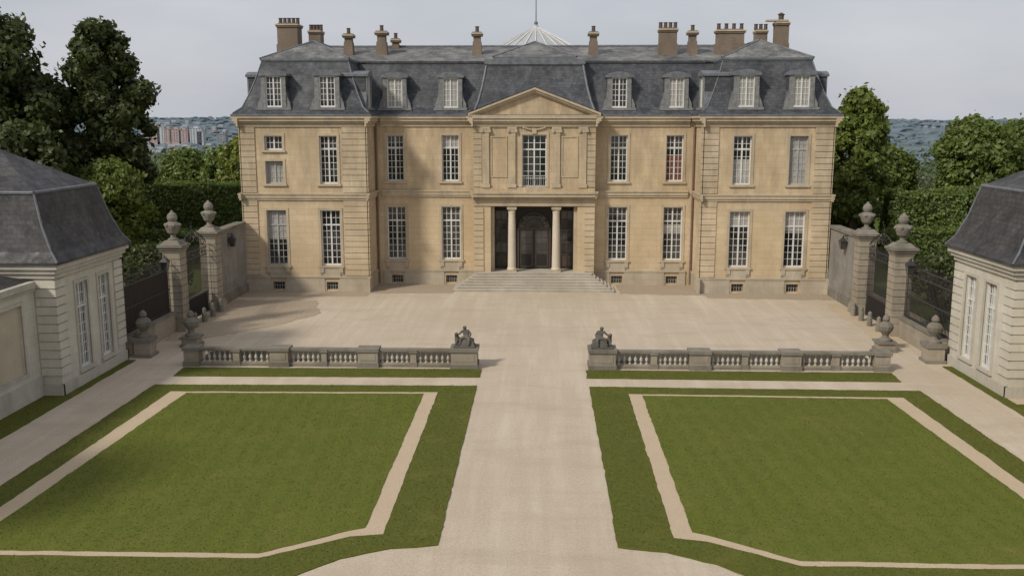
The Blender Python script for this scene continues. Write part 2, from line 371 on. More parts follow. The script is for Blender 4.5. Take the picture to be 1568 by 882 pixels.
for z0,z1,pr in ((5.95,6.2,.08),(6.2,6.48,.12),(6.48,6.62,.28),(6.62,6.85,.50),(6.85,6.97,.58)): C.box(trim,-CH-.02,CH+.02,-.02,pr,z0,z1,TRIM)
C.box(trim,-CH,CH,-.02,.12,6.97,7.25,STONE)
for k in range(22): C.box(trim,-4.1+k*.39-.07,-4.1+k*.39+.07,.12,.24,6.36,6.47,TRIM)
for z0,z1,pr in ((11.62,11.86,.14),(11.86,12.0,.26),(12.0,12.2,.40),(12.2,12.36,.50)): C.box(trim,-CH-.01,CH+.01,-.02,pr,z0,z1,TRIM)
for x in (-3.5,-1.6,1.6,3.5):
    C.box(trim,x-.25,x+.25,-.02,.14,7.55,11.2,QUOIN)
    C.box(trim,x-.31,x+.31,-.02,.19,7.27,7.55,TRIM)
    C.box(trim,x-.34,x+.34,-.02,.20,11.45,11.6,TRIM)
    C.box(trim,x-.27,x+.27,-.02,.17,11.2,11.45,TRIM)
    for s in(-1,1):
        trim.rod(C.p(x+s*.27,.14,11.33),C.p(x+s*.27,.26,11.33),.13,TRIM,10)
for s in (-1,1):
    a,b=sorted((s*1.95,s*3.15))
    for q in ((a,b,8.0,8.1),(a,b,10.85,10.95),(a,a+.1,8.1,10.85),(b-.1,b,8.1,10.85)): C.box(trim,q[0],q[1],-.02,.05,q[2],q[3],TRIM)
trimr=1.7
P_=Fr((AX,YC+trimr),(1,0),(0,-1))
walls.box(AX-3.15,AX-3.149+.02,YC+.3,YC+trimr,1.05,5.9,BASE); walls.box(AX+3.13,AX+3.15,YC+.3,YC+trimr,1.05,5.9,BASE)
walls.face([(AX-3.15,YC,5.9),(AX+3.15,YC,5.9),(AX+3.15,YC+trimr,5.9),(AX-3.15,YC+trimr,5.9)],BASE)
P_.box(win,-3.2,3.2,-.1,0,1.05,5.95,DOORM)
for (a,b) in ((-2.95,-1.95),(1.95,2.95)):
    P_.box(win,a+.1,b-.1,.0,.04,2.3,5.4,GLASS); P_.box(win,a+.12,b-.12,.0,.06,1.25,2.1,DOORF)
    for q in (a,b-.1): P_.box(win,q,q+.1,0,.11,1.07,5.5,DOORF)
    for z in (1.12,2.2,3.1,4.0,4.75,5.45): P_.box(win,a+.1,b-.1,.04,.10,z-.05,z+.05,DOORF)
    P_.box(win,(a+b)/2-.03,(a+b)/2+.03,.061,.105,1.17,5.4,DOORF)
for k in range(20):
    t0=math.pi*k/20;t1=math.pi*(k+1)/20
    for rr,rd in ((1.16,.06),(.72,.03)): win.rod(P_.p(rr*math.cos(t0),.1,4.15+rr*math.sin(t0)),P_.p(rr*math.cos(t1),.1,4.15+rr*math.sin(t1)),rd,DOORF,6)
    if k%2==0 : win.rod(P_.p(.1*math.cos(t0),.1,4.15+.1*math.sin(t0)),P_.p(1.12*math.cos(t0),.1,4.15+1.12*math.sin(t0)),.022,DOORF,5)
P_.box(win,-1.1,1.1,0,.03,4.17,4.6,GLASS); P_.box(win,-.8,.8,0,.028,4.6,5.05,GLASS)
for s in(-1,1):
    P_.box(win,s*1.18-.06,s*1.18+.06,0,.14,1.05,4.15,DOORF)
    a,b=sorted((s*.06,s*1.08)); P_.box(win,a,b,0,.05,1.2,4.05,DOORF)
    a,b=sorted((s*.18,s*.95)); P_.box(win,a,b,.05,.062,2.45,3.95,GLASS); P_.box(win,a,b,.05,.07,1.35,2.2,DOORM)
    for z in (2.95,3.45): P_.box(win,a,b,.062,.085,z-.025,z+.025,DOORF)
    P_.box(win,(a+b)/2-.02,(a+b)/2+.02,.062,.084,2.45,3.95,DOORF)
P_.box(win,-1.12,1.12,0,.12,4.06,4.18,DOORF)
for s in (-1,1):
    x=AX+s*1.62; y=YC+.32
    trim.box(x-.36,x+.36,y-.36,y+.36,1.06,1.22,TRIM)
    quo.lathe(x,y,[(.34,1.22),(.36,1.28),(.33,1.35),(.30,1.40),(.285,2.6),(.27,4.2),(.245,5.4),(.27,5.42),(.27,5.48),(.25,5.5),(.25,5.56),(.33,5.68)],COLM,20)
    trim.box(x-.35,x+.35,y-.35,y+.35,5.68,5.86,TRIM)
    a,b=sorted((s*2.9,s*3.15)); C.box(trim,a,b,-.6,-.301,1.06,5.88,TRIM)
def pediment():
    y0=YC-.5; h=1.75; w=4.62; zb=12.38
    trim.face([(AX-w+.35,YC-.08,zb),(AX+w-.35,YC-.08,zb),(AX,YC-.08,zb+h-.12)],STONE)
    for s in (-1,1):
        for (off,t_,yy) in ((0,.16,y0),(-.16,.14,y0+.14),(-.30,.10,y0+.27)):
            a=(AX+s*(w+.1),yy,zb+.05+off); c=(AX,yy,zb+.05+h+off+.04)
            def q(p,dz,y): return (p[0],y,p[2]+dz)
            trim.hexa([q(a,-t_+.16,yy),q(c,-t_+.16,yy),q(c,-t_+.16,YC+.1),q(a,-t_+.16,YC+.1),q(a,.16,yy),q(c,.16,yy),q(c,.16,YC+.1),q(a,.16,YC+.1)],TRIM)
        trim.face([(AX+s*(w+.16),y0-.05,zb+.23),(AX,y0-.05,zb+h+.27),(AX,YC+3,zb+h+.27),(AX+s*(w+.16),YC+3,zb+.23)],ZINC)
    C.box(trim,-w-.1,w+.1,.02,.52,12.365,12.44,TRIM)
pediment()
st=MB()
for i in range(7):
    e=(6-i)*.30; st.box(AX-4.2-e*.85,AX+4.2+e*.85,YC-.62-e,YC+.0 if i<6 else YC+1.7,i*.155,(i+1)*.155-.0,STEPM)
    st.box(AX-4.2-e*.85-.03,AX+4.2+e*.85+.03,YC-.65-e,YC-.05,(i+1)*.155-.035,(i+1)*.155+.003,STEPM)
st.build('entrance_steps',ch)
# ---- roofs
roof=MB()
def loft(mb,rect,prof,mat,zinc=None):
    x0,x1,y0,y1=rect; rings=[]
    for p in prof:
        ix,z=p[0],p[-1]; iy=p[1] if len(p)==3 else ix
        rings.append([(x0+ix,y0+iy,z),(x1-ix,y0+iy,z),(x1-ix,y1-iy,z),(x0+ix,y1-iy,z)])
    for a,b in zip(rings,rings[1:]):
        for i in range(4): mb.face([a[i],a[(i+1)%4],b[(i+1)%4],b[i]],mat)
    return rings[-1]
PR=[(0,12.36),(0,12.46),(.12,12.56),(.62,12.95),(1.05,13.9),(1.42,14.9),(1.82,16.2)]
def ringroll(mb,r,rad,mat):
    for i in range(4): mb.rod(r[i],r[(i+1)%4],rad,mat,6)
for s in (-1,1):
    x0,x1=sorted((AX+s*(W0-.42),AX+s*(W1+.42)))
    top=loft(roof,(x0,x1,YW-.42,YB+.4),PR,SLATE)
    ringroll(roof,top,.11,ZINC)
    r2=loft(roof,(x0+1.7,x1-1.7,YW-.42+1.7,YB+.4-1.7),[(0,16.22),(0,16.34)],ZINC)
    xc_=(x0+x1)/2; A=(xc_,YW+4.2,17.75); B=(xc_,YB-4.2,17.75)
    roof.face([r2[0],r2[1],A],SLATEU); roof.face([r2[1],r2[2],B,A],SLATEU); roof.face([r2[2],r2[3],B],SLATEU); roof.face([r2[3],r2[0],A,B],SLATEU)
    roof.rod(A,B,.1,ZINC)
    for q in (0,1): roof.rod(r2[q],A,.07,ZINC)
    for q in (0,1):
        rect=(x0,x1,YW-.42,YB+.4)
        pts=[((rect[q]+(p[0] if q==0 else -p[0])),rect[2]+p[0],p[-1]) for p in PR[2:]]
        for a,b in zip(pts,pts[1:]): roof.rod(a,b,.05,ZINC)
x0,x1=AX-16.1,AX+16.1
prof=[(YR-.42+p[0],p[1]) for p in PR]+[(YR-.42+1.7,16.22),(YR-.42+1.7,16.34),(76.1,17.72),(YB+.4-1.8,16.34)]+[(YB+.4-p[0],p[1]) for p in reversed(PR)]
for a,b in zip(prof,prof[1:]):
    roof.face([(x0,a[0],a[1]),(x1,a[0],a[1]),(x1,b[0],b[1]),(x0,b[0],b[1])],SLATEU if max(a[1],b[1])>16.5 else SLATE)
roof.rod((AX-12.4,YR-.42+1.82,16.24),(AX+12.4,YR-.42+1.82,16.24),.11,ZINC)
roof.rod((x0,76.1,17.74),(x1,76.1,17.74),.11,ZINC)
for s,(a,b) in ((F,(-W1-.44,-W0+.44)),(F,(W0-.44,W1+.44)),(R,(-W0+.46,-4.9)),(R,(4.9,W0-.46))): s.box(roof,a,b,.36,.50,12.365,12.47,ZINC)
rc=(AX-4.5,AX+4.5,YC-.2,YC+9.5)
PC=[(0,12.4),(.15,12.6),(.45,13.4),(.68,14.3),(.86,15.2),(1.0,16.05)]
PC=[(p[0],p[0]*1.75,p[1]) for p in PC]
top=loft(roof,rc,PC,SLATE); ringroll(roof,top,.12,ZINC)
r2=loft(roof,(rc[0]+.85,rc[1]-.85,rc[2]+1.6,rc[3]-1.6),[(0,16.06),(0,16.42),(.15,16.44)],ZINC)
top=loft(roof,(rc[0]+1.45,rc[1]-1.45,rc[2]+2.2,rc[3]-2.2),[(0,16.3),(.0,16.62)],ZINC)
A=(AX,74.2,17.95)
for i in range(4): roof.face([top[i],top[(i+1)%4],A],SLATEU); roof.rod(top[i],A,.07,ZINC)
for q in (0,1):
    pts=[(rc[q]+(p[0] if q==0 else -p[0]),rc[2]+p[1],p[2]) for p in PC]
    for a,b in zip(pts,pts[1:]): roof.rod(a,b,.09,ZINC)
roof.lathe(AX,82,[(5.2,15.5),(5.2,16.2),(3.9,17.75),(1.8,18.9),(.25,19.75),(.12,19.95)],CONE,24)
for i in range(24):
    a=2*math.pi*(i)/24; c,s_=math.cos(a),math.sin(a)
    roof.rod((AX+5.2*c,82+5.2*s_,16.25),(AX+3.9*c,82+3.9*s_,17.8),.05,WHITE,4); roof.rod((AX+3.9*c,82+3.9*s_,17.8),(AX+1.8*c,82+1.8*s_,18.95),.045,WHITE,4); roof.rod((AX+1.8*c,82+1.8*s_,18.95),(AX,82,19.85),.035,WHITE,4)
roof.rod((AX,82,19.8),(AX,82,23.2),.05,ZINC,6,.03)
roof.lathe(AX,82,[(.02,19.9),(.16,20.0),(.16,20.15),(.02,20.25)],ZINC,8)
dm=MB()
def dormer(fr,a,d,w=.62,blind=None,z0=12.95,depth=2.4):
    zt=15.25; bw=w+.24
    for s in(-1,1):
        l,r=sorted((a+s*w*.9,a+s*bw)); fr.box(dm,l,r,d-.3,d,z0,zt,DORM)
        p=[(a+s*bw,z0),(a+s*(bw+.30),z0),(a+s*(bw+.26),z0+.3),(a+s*(bw+.08),z0+.7),(a+s*bw,z0+1.3)]
        dm.face([fr.p(x,d-.06,z) for x,z in p],DORM)
        for q0,q1 in zip(p[1:],p[2:]): dm.face([fr.p(q0[0],d-.06,q0[1]),fr.p(q1[0],d-.06,q1[1]),fr.p(q1[0],d-.9,q1[1]),fr.p(q0[0],d-.9,q0[1])],ZINC)
        fr.box(dm,a+s*bw-.03,a+s*bw+.03,d-depth,d-.1,z0-.2,zt,SLATE)
    fr.box(dm,a-bw-.36,a+bw+.36,d-.5,d+.12,z0-.18,z0-.002,DORM)
    n=8; zc=zt-.16
    for k in range(n):
        t0=-1+2*k/n;t1=-1+2*(k+1)/n
        f=lambda t: zt+.26*(1-t*t)
        W=bw+.12
        P=[fr.p(a+t0*W,d+.09,zc),fr.p(a+t1*W,d+.09,zc),fr.p(a+t1*W,d-depth-.4,zc),fr.p(a+t0*W,d-depth-.4,zc),
           fr.p(a+t0*W,d+.09,f(t0)),fr.p(a+t1*W,d+.09,f(t1)),fr.p(a+t1*W,d-depth-.4,f(t1)),fr.p(a+t0*W,d-depth-.4,f(t0))]
        dm.hexa(P,ZINC)
    fr.window(dm,a-w*.9,a+w*.9,z0,zc,-(d-.16),4,5,None,frame=WHITE,blind=blind,bar=.035)
for x,bl in ((-18.1,None),(-14.35,None),(14.5,BLIND),(18.25,BLIND)): dormer(F,x,-.02,blind=bl)
for x,bl in ((-10.15,BLIND),(-6.1,BLIND),(6.1,None),(10.2,BLIND)): dormer(R,x,-.02,blind=bl)
dormer(SIL,1.9,-.02); dormer(SIR,1.9,-.02); dormer(SOL,3.1,-.02); dormer(SOR,3.1,-.02)
chm=MB()
def chimney(x0,x1,zt,y,npots,base=16,d=.45,small=False):
    c=(x0+x1)/2;w=(x1-x0)/2
    if small:
        chm.box(c-w*.62,c+w*.62,y-d*.8,y+d*.8,base,zt-.28,CHIM)
        chm.taper(c,y,base,17.9,w*1.0,d*1.1,w*.72,d*.9,CHIM)
    else:
        chm.box(c-w*.88,c+w*.88,y-d,y+d,base,zt-.28,CHIM)
        chm.box(c-w*.95,c+w*.95,y-d-.06,y+d+.06,base,17.7,CHIM)
    chm.box(c-w*.96,c+w*.96,y-d-.08,y+d+.08,zt-.30,zt-.18,CHIM)
    chm.box(c-w,c+w,y-d-.14,y+d+.14,zt-.18,zt-.08,TRIM)
    chm.box(c-w*.8,c+w*.8,y-d,y+d,zt-.08,zt,CHIM)
    for i in range(npots):
        px=c+ (0 if npots==1 else -w*.75+1.5*w*i/(npots-1))
        chm.lathe(px,y,[(.15,zt),(.13,zt+.35),(.16,zt+.37),(.16,zt+.42)],POT,8)
Yc_=73.5
for a in [(-19.69,-17.95,19.25,Yc_,5,15,.7),(-17.9,-16.85,19.0,76,4,16,.6),(9.0,10.46,18.85,Yc_,4),(13.23,15.48,18.75,Yc_,4),(16.47,17.45,18.85,75,3),(17.6,18.69,19.3,Yc_,1)]: chimney(*a)
for a in [(-14.75,-13.89,18.5),(-12.3,-11.3,18.7),(-5.0,-4.15,18.6),(3.74,4.6,18.6),(11.15,12.0,18.65)]: chimney(a[0],a[1],a[2],Yc_,1,16,.4,True)
chimney(-11.5,-10.75,18.35,76,1,16,.4,True)
chm.box(17.0,18.6,Yc_-.3,Yc_+.3,19.3,19.42,TRIM); chm.lathe(18.1,Yc_,[(.2,19.4),(.2,19.75),(.3,19.8),(.05,19.95)],POT,8)
walls.build('walls',ch); quo.build('quoins_and_columns',ch); trim.build('mouldings',ch); win.build('windows_and_doors',ch); roof.build('roof',ch); dm.build('dormers',ch); chm.build('chimneys',ch)
# ------------------------------------------------------------------ lodges
def lodge(s,ya,yb):
    e=empty('gate_lodge'); w=MB(); X=s*20.85
    f=Fr((X,ya),(0,1),(-s,0)); L=yb-ya
    g=Fr((X,ya),(s,0),(0,-1)); h=Fr((X,yb),(s,0),(0,1))
    c1,c2=L*.36,L*.70
    ops=[(c-.55,c+.55,.75,4.75) for c in (c1,c2)]
    f.wall(w,0,L,0,5.7,ops,.3,LODGE)
    for o in ops:
        f.window(w,*o,.2,4,8,3.6)
        f.box(w,o[0]-.16,o[0],-.02,.05,.75,4.9,LTRIM); f.box(w,o[1],o[1]+.16,-.02,.05,.75,4.9,LTRIM); f.box(w,o[0],o[1],-.02,.05,4.75,4.9,LTRIM)
        f.box(w,o[0]-.2,o[1]+.2,-.02,.12,.62,.748,LTRIM)
    gops=[(2.6,3.7,.75,4.75)]
    for q in (g,h):
        q.wall(w,0,9,0,5.7,gops,.3,LODGE); q.window(w,*gops[0],.26,4,8,3.6)
    for q,a0,a1 in ((f,0,L),(g,0,9),(h,0,9)):
        for a,b in ((a0-.06,a0+.85),(a1-.85,a1+.06)): rust(q,a,b,.9,5.2,.4,.07 if q is f else .065,LODGE,w)
        q.box(w,a0-.10,a1+.10,-.02,.10 if q is f else .095,0,.52,LTRIM)
        q.box(w,a0-.1,a1+.1,-.02,.12 if q is f else .115,5.28,5.5,LTRIM); q.box(w,a0-.2,a1+.2,-.02,.24 if q is f else .235,5.5,5.7,LTRIM); q.box(w,a0-.34,a1+.34,-.02,.36 if q is f else .355,5.7,5.9,LTRIM)
    xa,xb=sorted((X-s*.45,X+s*9.45)); rect=(xa,xb,ya-.45,yb+.45)
    prof=[(0,0,5.9),(0,0,6.0),(.35,.25,6.45),(.8,.5,7.5),(1.2,.8,8.95)]
    rf=MB(); top=loft(rf,rect,prof,SLATE2); ringroll(rf,top,.08,ZINC)
    for q in range(4):
        pts=[(rect[0]+p[0] if q in (0,3) else rect[1]-p[0], rect[2]+p[1] if q<2 else rect[3]-p[1], p[2]) for p in prof[1:]]
        for a,b in zip(pts,pts[1:]): rf.rod(a,b,.05,ZINC)
    ym=(ya+yb)/2; A=(xa+4.2,ym,10.75); B=(xb-4.2,ym,10.75)
    rf.face([top[0],top[1],B,A],SLATE2);rf.face([top[1],top[2],B],SLATE2);rf.face([top[2],top[3],A,B],SLATE2);rf.face([top[3],top[0],A],SLATE2); rf.rod(A,B,.08,ZINC)
    rf.build('roof',e)
    X2=s*21.75; q=Fr((X2,20),(0,1),(-s,0)); L2=ya-20
    ops=[(L2-3.4-3.6*k,L2-1.2-3.6*k,1.3,4.3) for k in range(4)]
    q.wall(w,0,L2-.01,0,5.2,ops,.12,LODGE)
    for o in ops:
        q.box(w,o[0],o[1],-.13,-.12,o[2],o[3],PANEL)
        q.box(w,o[0]-.14,o[0],-.02,.05,o[2]-.14,o[3]+.14,LTRIM); q.box(w,o[1],o[1]+.14,-.02,.05,o[2]-.14,o[3]+.14,LTRIM); q.box(w,o[0],o[1],-.02,.05,o[3],o[3]+.14,LTRIM); q.box(w,o[0],o[1],-.02,.05,o[2]-.14,o[2],LTRIM)
    q.box(w,0,L2-.12,-.02,.10,0,.9,LTRIM); q.box(w,0,L2-.12,-.02,.1,4.75,4.95,LTRIM); q.box(w,0,L2-.36,-.02,.28,4.95,5.2,LTRIM)
    w.face([(X2,20,5.2),(X2,ya,5.2),(X2+s*7,ya,6.2),(X2+s*7,20,6.2)],SLATE2)
    w.build('walls',e)
lodge(-1,40.0,46.5); lodge(1,40.95,46.9)
# ------------------------------------------------------------------ gate piers, gates, walls
def urnprof(z,k=1.0):
    return [(.30*k,z),(.30*k,z+.10),(.16*k,z+.16),(.14*k,z+.3),(.30*k,z+.45),(.42*k,z+.75),(.44*k,z+.9),(.34*k,z+1.02),(.20*k,z+1.1),(.26*k,z+1.16),(.30*k,z+1.3),(.24*k,z+1.5),(.10*k,z+1.62),(.05*k,z+1.72)]
def pier(x,y,top=5.25):
    p=MB(); w=.50
    p.box(x-w-.14,x+w+.14,y-w-.14,y+w+.14,0,.55,OLD); p.box(x-w-.07,x+w+.07,y-w-.07,y+w+.07,.55,.7,OLD)
    n=10; hh=(top-.65-.7)/n
    for i in range(n): p.box(x-w,x+w,y-w,y+w,.7+i*hh+.02,.7+(i+1)*hh-.02,OLD)
    p.box(x-w+.05,x+w-.05,y-w+.05,y+w-.05,.7,top-.6,DARKST)
    p.box(x-w-.05,x+w+.05,y-w-.05,y+w+.05,top-.65,top-.5,OLD)
    p.box(x-w-.14,x+w+.14,y-w-.14,y+w+.14,top-.5,top-.36,DARKST); p.box(x-w-.22,x+w+.22,y-w-.22,y+w+.22,top-.36,top-.22,DARKST)
    p.taper(x,y,top-.22,top+.02,w+.1,w+.1,.38,.38,DARKST)
    p.lathe(x,y,urnprof(top,1.0),DARKST,14)
    for a in range(6):
        t=a*math.pi/3; p.lathe(x+.42*math.cos(t),y+.42*math.sin(t),[(.02,top+.78),(.1,top+.84),(.1,top+.93),(.02,top+1.0)],DARKST,6)
    p.build('gate_pier')
def scroll(mb,fr,c,z,r,turn,r0=.02,mat=IRON):
    n=14;prev=None
    for i in range(n+1):
        t=turn*i/n*2*math.pi*1.25; rr=r*(1-i/n*.8); q=fr.p(c+rr*math.cos(t),0,z+rr*math.sin(t))
        if prev: mb.rod(prev,q,r0,mat,4)
        prev=q
def railing(name,x,ya,yb,z0,z1,crest=False,board=None,wallh=0):
    m=MB(); fr=Fr((x,ya),(0,1),(1 if x<0 else -1,0)); L=yb-ya
    if wallh:
        fr.box(m,0,L,-.25,.25,0,wallh-.14,OLD); fr.box(m,0,L,-.32,.32,wallh-.14,wallh,DARKST)
    n=int(L/.16)
    for i in range(n+1):
        a=L*i/n; m.rod(fr.p(a,0,z0),fr.p(a,0,z1+(.25 if i%2 else .12)),.024,IRON,5,.014)
    for z in (z0+.12,z0+1.3,z1-.55,z1-.1): fr.box(m,0,L,-.03,.03,z-.03,z+.03,IRON)
    if board: fr.box(m,0.02,L-.02,-.06,-.05,z0,z1-.6,board)
    k=max(2,int(L/.5))
    for i in range(k): scroll(m,fr,L*(i+.5)/k,z1-.33,.18,1 if i%2 else -1)
    if crest:
        fr.box(m,0.02,L-.02,-.05,-.045,z0,z0+1.3,IRON)
        for i in range(5):
            sg=1 if i%2 else -1; scroll(m,fr,L*(.14+.18*i),z1+.45+.35*(1-abs(i-2)/2),.38,sg,.03)
        for k_ in range(12):
            t0=k_/12;t1=(k_+1)/12; hh=lambda t: z1+.2+.9*math.sin(math.pi*t)
            m.rod(fr.p(L*t0,0,hh(t0)),fr.p(L*t1,0,hh(t1)),.035,IRON,5)
        m.rod(fr.p(L/2,0,z1+1),fr.p(L/2,0,z1+1.7),.05,IRON,5,.01)
    m.build(name)
def garden_wall(x,ya,yb,h,name='garden_wall'):
    m=MB(); fr=Fr((x,ya),(0,1),(1 if x<0 else -1,0)); L=yb-ya
    fr.box(m,0,L,-.25,.25,0,h-.2,WALLST); fr.box(m,0,L,-.33,.33,0,.6,DARKST); fr.box(m,0,L,-.36,.36,h-.2,h,DARKST)
    for i in range(3):
        a=L*(i+.08)/3;b=L*(i+.92)/3
        fr.box(m,a,b,.25,.27,1.0,h-.6,WALLST)
    m.build(name)
def lantern(x,y,z,s):
    m=MB(); m.rod((x-s*.55,y,z+.55),(x,y,z+.6),.025,IRON); m.rod((x-s*.55,y,z+.1),(x-s*.1,y,z+.58),.018,IRON)
    m.taper(x,y,z-.25,z+.22,.12,.12,.2,.2,GLASS)
    m.taper(x,y,z+.22,z+.46,.24,.24,.06,.06,IRON); m.box(x-.13,x+.13,y-.13,y+.13,z-.29,z-.25,IRON)
    for a in(-1,1):
        for b in(-1,1): m.rod((x+a*.12,y+b*.12,z-.25),(x+a*.2,y+b*.2,z+.22),.018,IRON,4)
    m.lathe(x,y,[(.05,z+.46),(.07,z+.52),(.02,z+.6)],IRON,6)
    m.build('wall_lantern')
for s in (-1,1):
    X=s*20.75+AX*.5
    pier(X,53.6); pier(X,59.6,5.35)
    railing('wrought_iron_gate',X+s*.05,54.25,58.95,.08,4.3,crest=True)
    railing('iron_railing',X+s*.15,47.1,52.95,1.2,4.2,board=RUST if s<0 else None,wallh=1.2)
    garden_wall(X+s*.1,60.3,66.3,5.0 if s<0 else 4.9)
    lantern(X-s*.3,51.4,4.1,-s); lantern(X-s*.45,62.6,4.0,-s)
    for (px,py,h) in ((s*20.2,47.3,1.0),(s*18.6,49.6,.55)):
        m=MB(); m.box(px-.42,px+.42,py-.42,py+.42,0,h*.8,OLD); m.box(px-.5,px+.5,py-.5,py+.5,h*.8,h,DARKST); m.box(px-.5,px+.5,py-.5,py+.5,0,.15,DARKST)
        m.lathe(px,py,[(.34,h),(.34,h+.1),(.18,h+.2),(.16,h+.32),(.36,h+.6),(.40,h+.8),(.3,h+.95),(.14,h+1.05),(.2,h+1.15),(.16,h+1.3),(.03,h+1.42)],DARKST,12)
        m.build('stone_vase')
    for k in range(4):
        m=MB(); px,py=X-s*.75,54.3+k*1.5
        m.lathe(px,py,[(.16,0),(.16,.5),(.13,.55),(.12,.8),(.02,.9)],DARKST,10); m.build('stone_bollard')
# ------------------------------------------------------------------ balustrades
def balustrade(s):
    m=MB(); y=45.6
    def X(u): return -17.4+(u-283)/30.65
    piers=[(283,305,.95),(357,367,.88),(415,443,.95),(493,501,.88),(550,580,.95),(629,638,.88),(692,731,1.02)]
    for a,b,h in piers:
        xa,xb=X(a),X(b)
        if s>0: xa,xb=-xb-.05,-xa-.05
        d=.55 if a==692 else (.36 if b-a>15 else .2)
        m.box(xa,xb,y-d,y+d,0.0,h-.16,OLD)
        m.box(xa-.05,xb+.05,y-d-.06,y+d+.06,0,.24,DARKST); m.box(xa-.06,xb+.06,y-d-.07,y+d+.07,h-.16,h,DARKST)
        if b-a>15: m.box(xa+.12,xb-.12,y-d-.02,y-d,.36,h-.28,OLD)
    for p,q in zip(piers,piers[1:]):
        a,b=X(p[1])+.055,X(q[0])-.055
        if s>0: a,b=-b-.05,-a-.05
        m.box(a,b,y-.22,y+.22,0,.12,DARKST); m.box(a,b,y-.17,y+.17,.12,.19,OLD)
        m.box(a,b,y-.15,y+.15,.74,.78,OLD); m.box(a,b,y-.21,y+.21,.78,.89,DARKST)
        n=max(3,round((b-a)/.27))
        for i in range(n):
            x=a+(b-a)*(i+.5)/n
            m.lathe(x,y,[(.072,.19),(.072,.24),(.034,.26),(.045,.31),(.082,.40),(.07,.48),(.034,.58),(.030,.64),(.055,.67),(.07,.69),(.07,.74)],BALU,9)
    m.build('stone_balustrade')
for s in(-1,1): balustrade(s)
# ------------------------------------------------------------------ statues (skin figures)
def skin(name,verts,edges,rads,mat,parent,sub=2):
    me=bpy.data.meshes.new(name); me.from_pydata(verts,edges,[]); o=bpy.data.objects.new(name,me); COL.objects.link(o)
    me.materials.append(mat)
    md=o.modifiers.new('Skin','SKIN')
    for i,r in enumerate(rads): me.skin_vertices[0].data[i].radius=(r,r)
    me.skin_vertices[0].data[0].use_root=True
    o.modifiers.new('Sub','SUBSURF').levels=sub; o.modifiers['Sub'].render_levels=sub
    md.use_smooth_shade=True
    o.parent=parent; return o
def statue(px,flip):
    e=empty('putto_and_sphinx_statue'); z=1.02; y=45.6
    b=MB(); b.box(px-.52,px+.52,y-.4,y+.4,z,z+.09,STATUE)
    b.taper(px-.12*flip,y,z+.09,z+.42,.38,.3,.24,.2,STATUE); b.build('plinth',e)
    f=flip
    V=lambda l:[(px+f*a,y+c,z+d) for a,c,d in l]
    vs=V([(-.12,0,.48),(-.10,0,.62),(-.06,-.02,.78),(-.03,-.03,.87),(-.01,-.05,.97),(0,-.05,1.06),
          (.00,-.14,.50),(.18,-.22,.46),(.20,-.24,.25),(.27,-.30,.14),
          (-.22,-.16,.46),(-.24,-.30,.40),(-.22,-.32,.22),(-.20,-.38,.13),
          (.10,-.05,.80),(.26,-.08,.66),(.38,-.12,.58),
          (-.20,-.02,.80),(-.32,-.06,.64),(-.26,-.18,.52)])
    es=[(0,1),(1,2),(2,3),(3,4),(4,5),(0,6),(6,7),(7,8),(8,9),(0,10),(10,11),(11,12),(12,13),(2,14),(14,15),(15,16),(2,17),(17,18),(18,19)]
    rs=[.15,.14,.13,.06,.115,.09,.10,.075,.055,.04,.10,.075,.055,.04,.065,.048,.035,.065,.048,.035]
    skin('child_figure',vs,es,rs,STATUE,e)
    vs=V([(.10,.12,.26),(.28,.10,.30),(.38,.02,.46),(.40,-.04,.58),(.40,-.10,.68),(.42,-.20,.64),
          (.40,-.08,.26),(.42,-.26,.16),(-.12,.14,.24),(-.36,.06,.26),(-.40,-.12,.16),(-.2,-.26,.15),(-.44,.16,.38)])
    es=[(0,1),(1,2),(2,3),(3,4),(4,5),(1,6),(6,7),(0,8),(8,9),(9,10),(10,11),(9,12)]
    rs=[.15,.15,.12,.09,.11,.05,.08,.05,.16,.13,.08,.05,.04]
    skin('reclining_beast',vs,es,rs,STATUE,e)
statue(-3.42,-1); statue(3.35,1)
# ------------------------------------------------------------------ ground sheets
GR=[]
def sheet(name,poly,z,mat,jit=.0,thick=0,step=.3,grass=0):
    pts=[]
    n=len(poly)
    for i in range(n):
        a=Vector(poly[i]);b=Vector(poly[(i+1)%n]); L=(b-a).length; k=max(1,int(L/step)) if jit else 1
        for j in range(k):
            p=a+(b-a)*j/k
            if jit:
                o=mnoise.noise(Vector((p.x*.7,p.y*.7,0)))*jit*.6+mnoise.noise(Vector((p.x*5,p.y*5,3)))*jit
                d=(b-a).normalized(); p=p+Vector((d.y,-d.x))*o
            pts.append((p.x,p.y))
    m=MB(); m.face([(x,y_,z) for x,y_ in pts],mat)
    if thick:
        k=len(pts)
        for i in range(k):
            a=pts[i];b=pts[(i+1)%k]; m.face([(a[0],a[1],z-thick),(b[0],b[1],z-thick),(b[0],b[1],z),(a[0],a[1],z)],mat)
    if grass: GR.append((pts,z,grass))
    return m.build(name)
sheet('gravel_court',[(-24,-20),(24,-20),(24,88),(-24,88)],.0,GRAVEL)
paths=[]
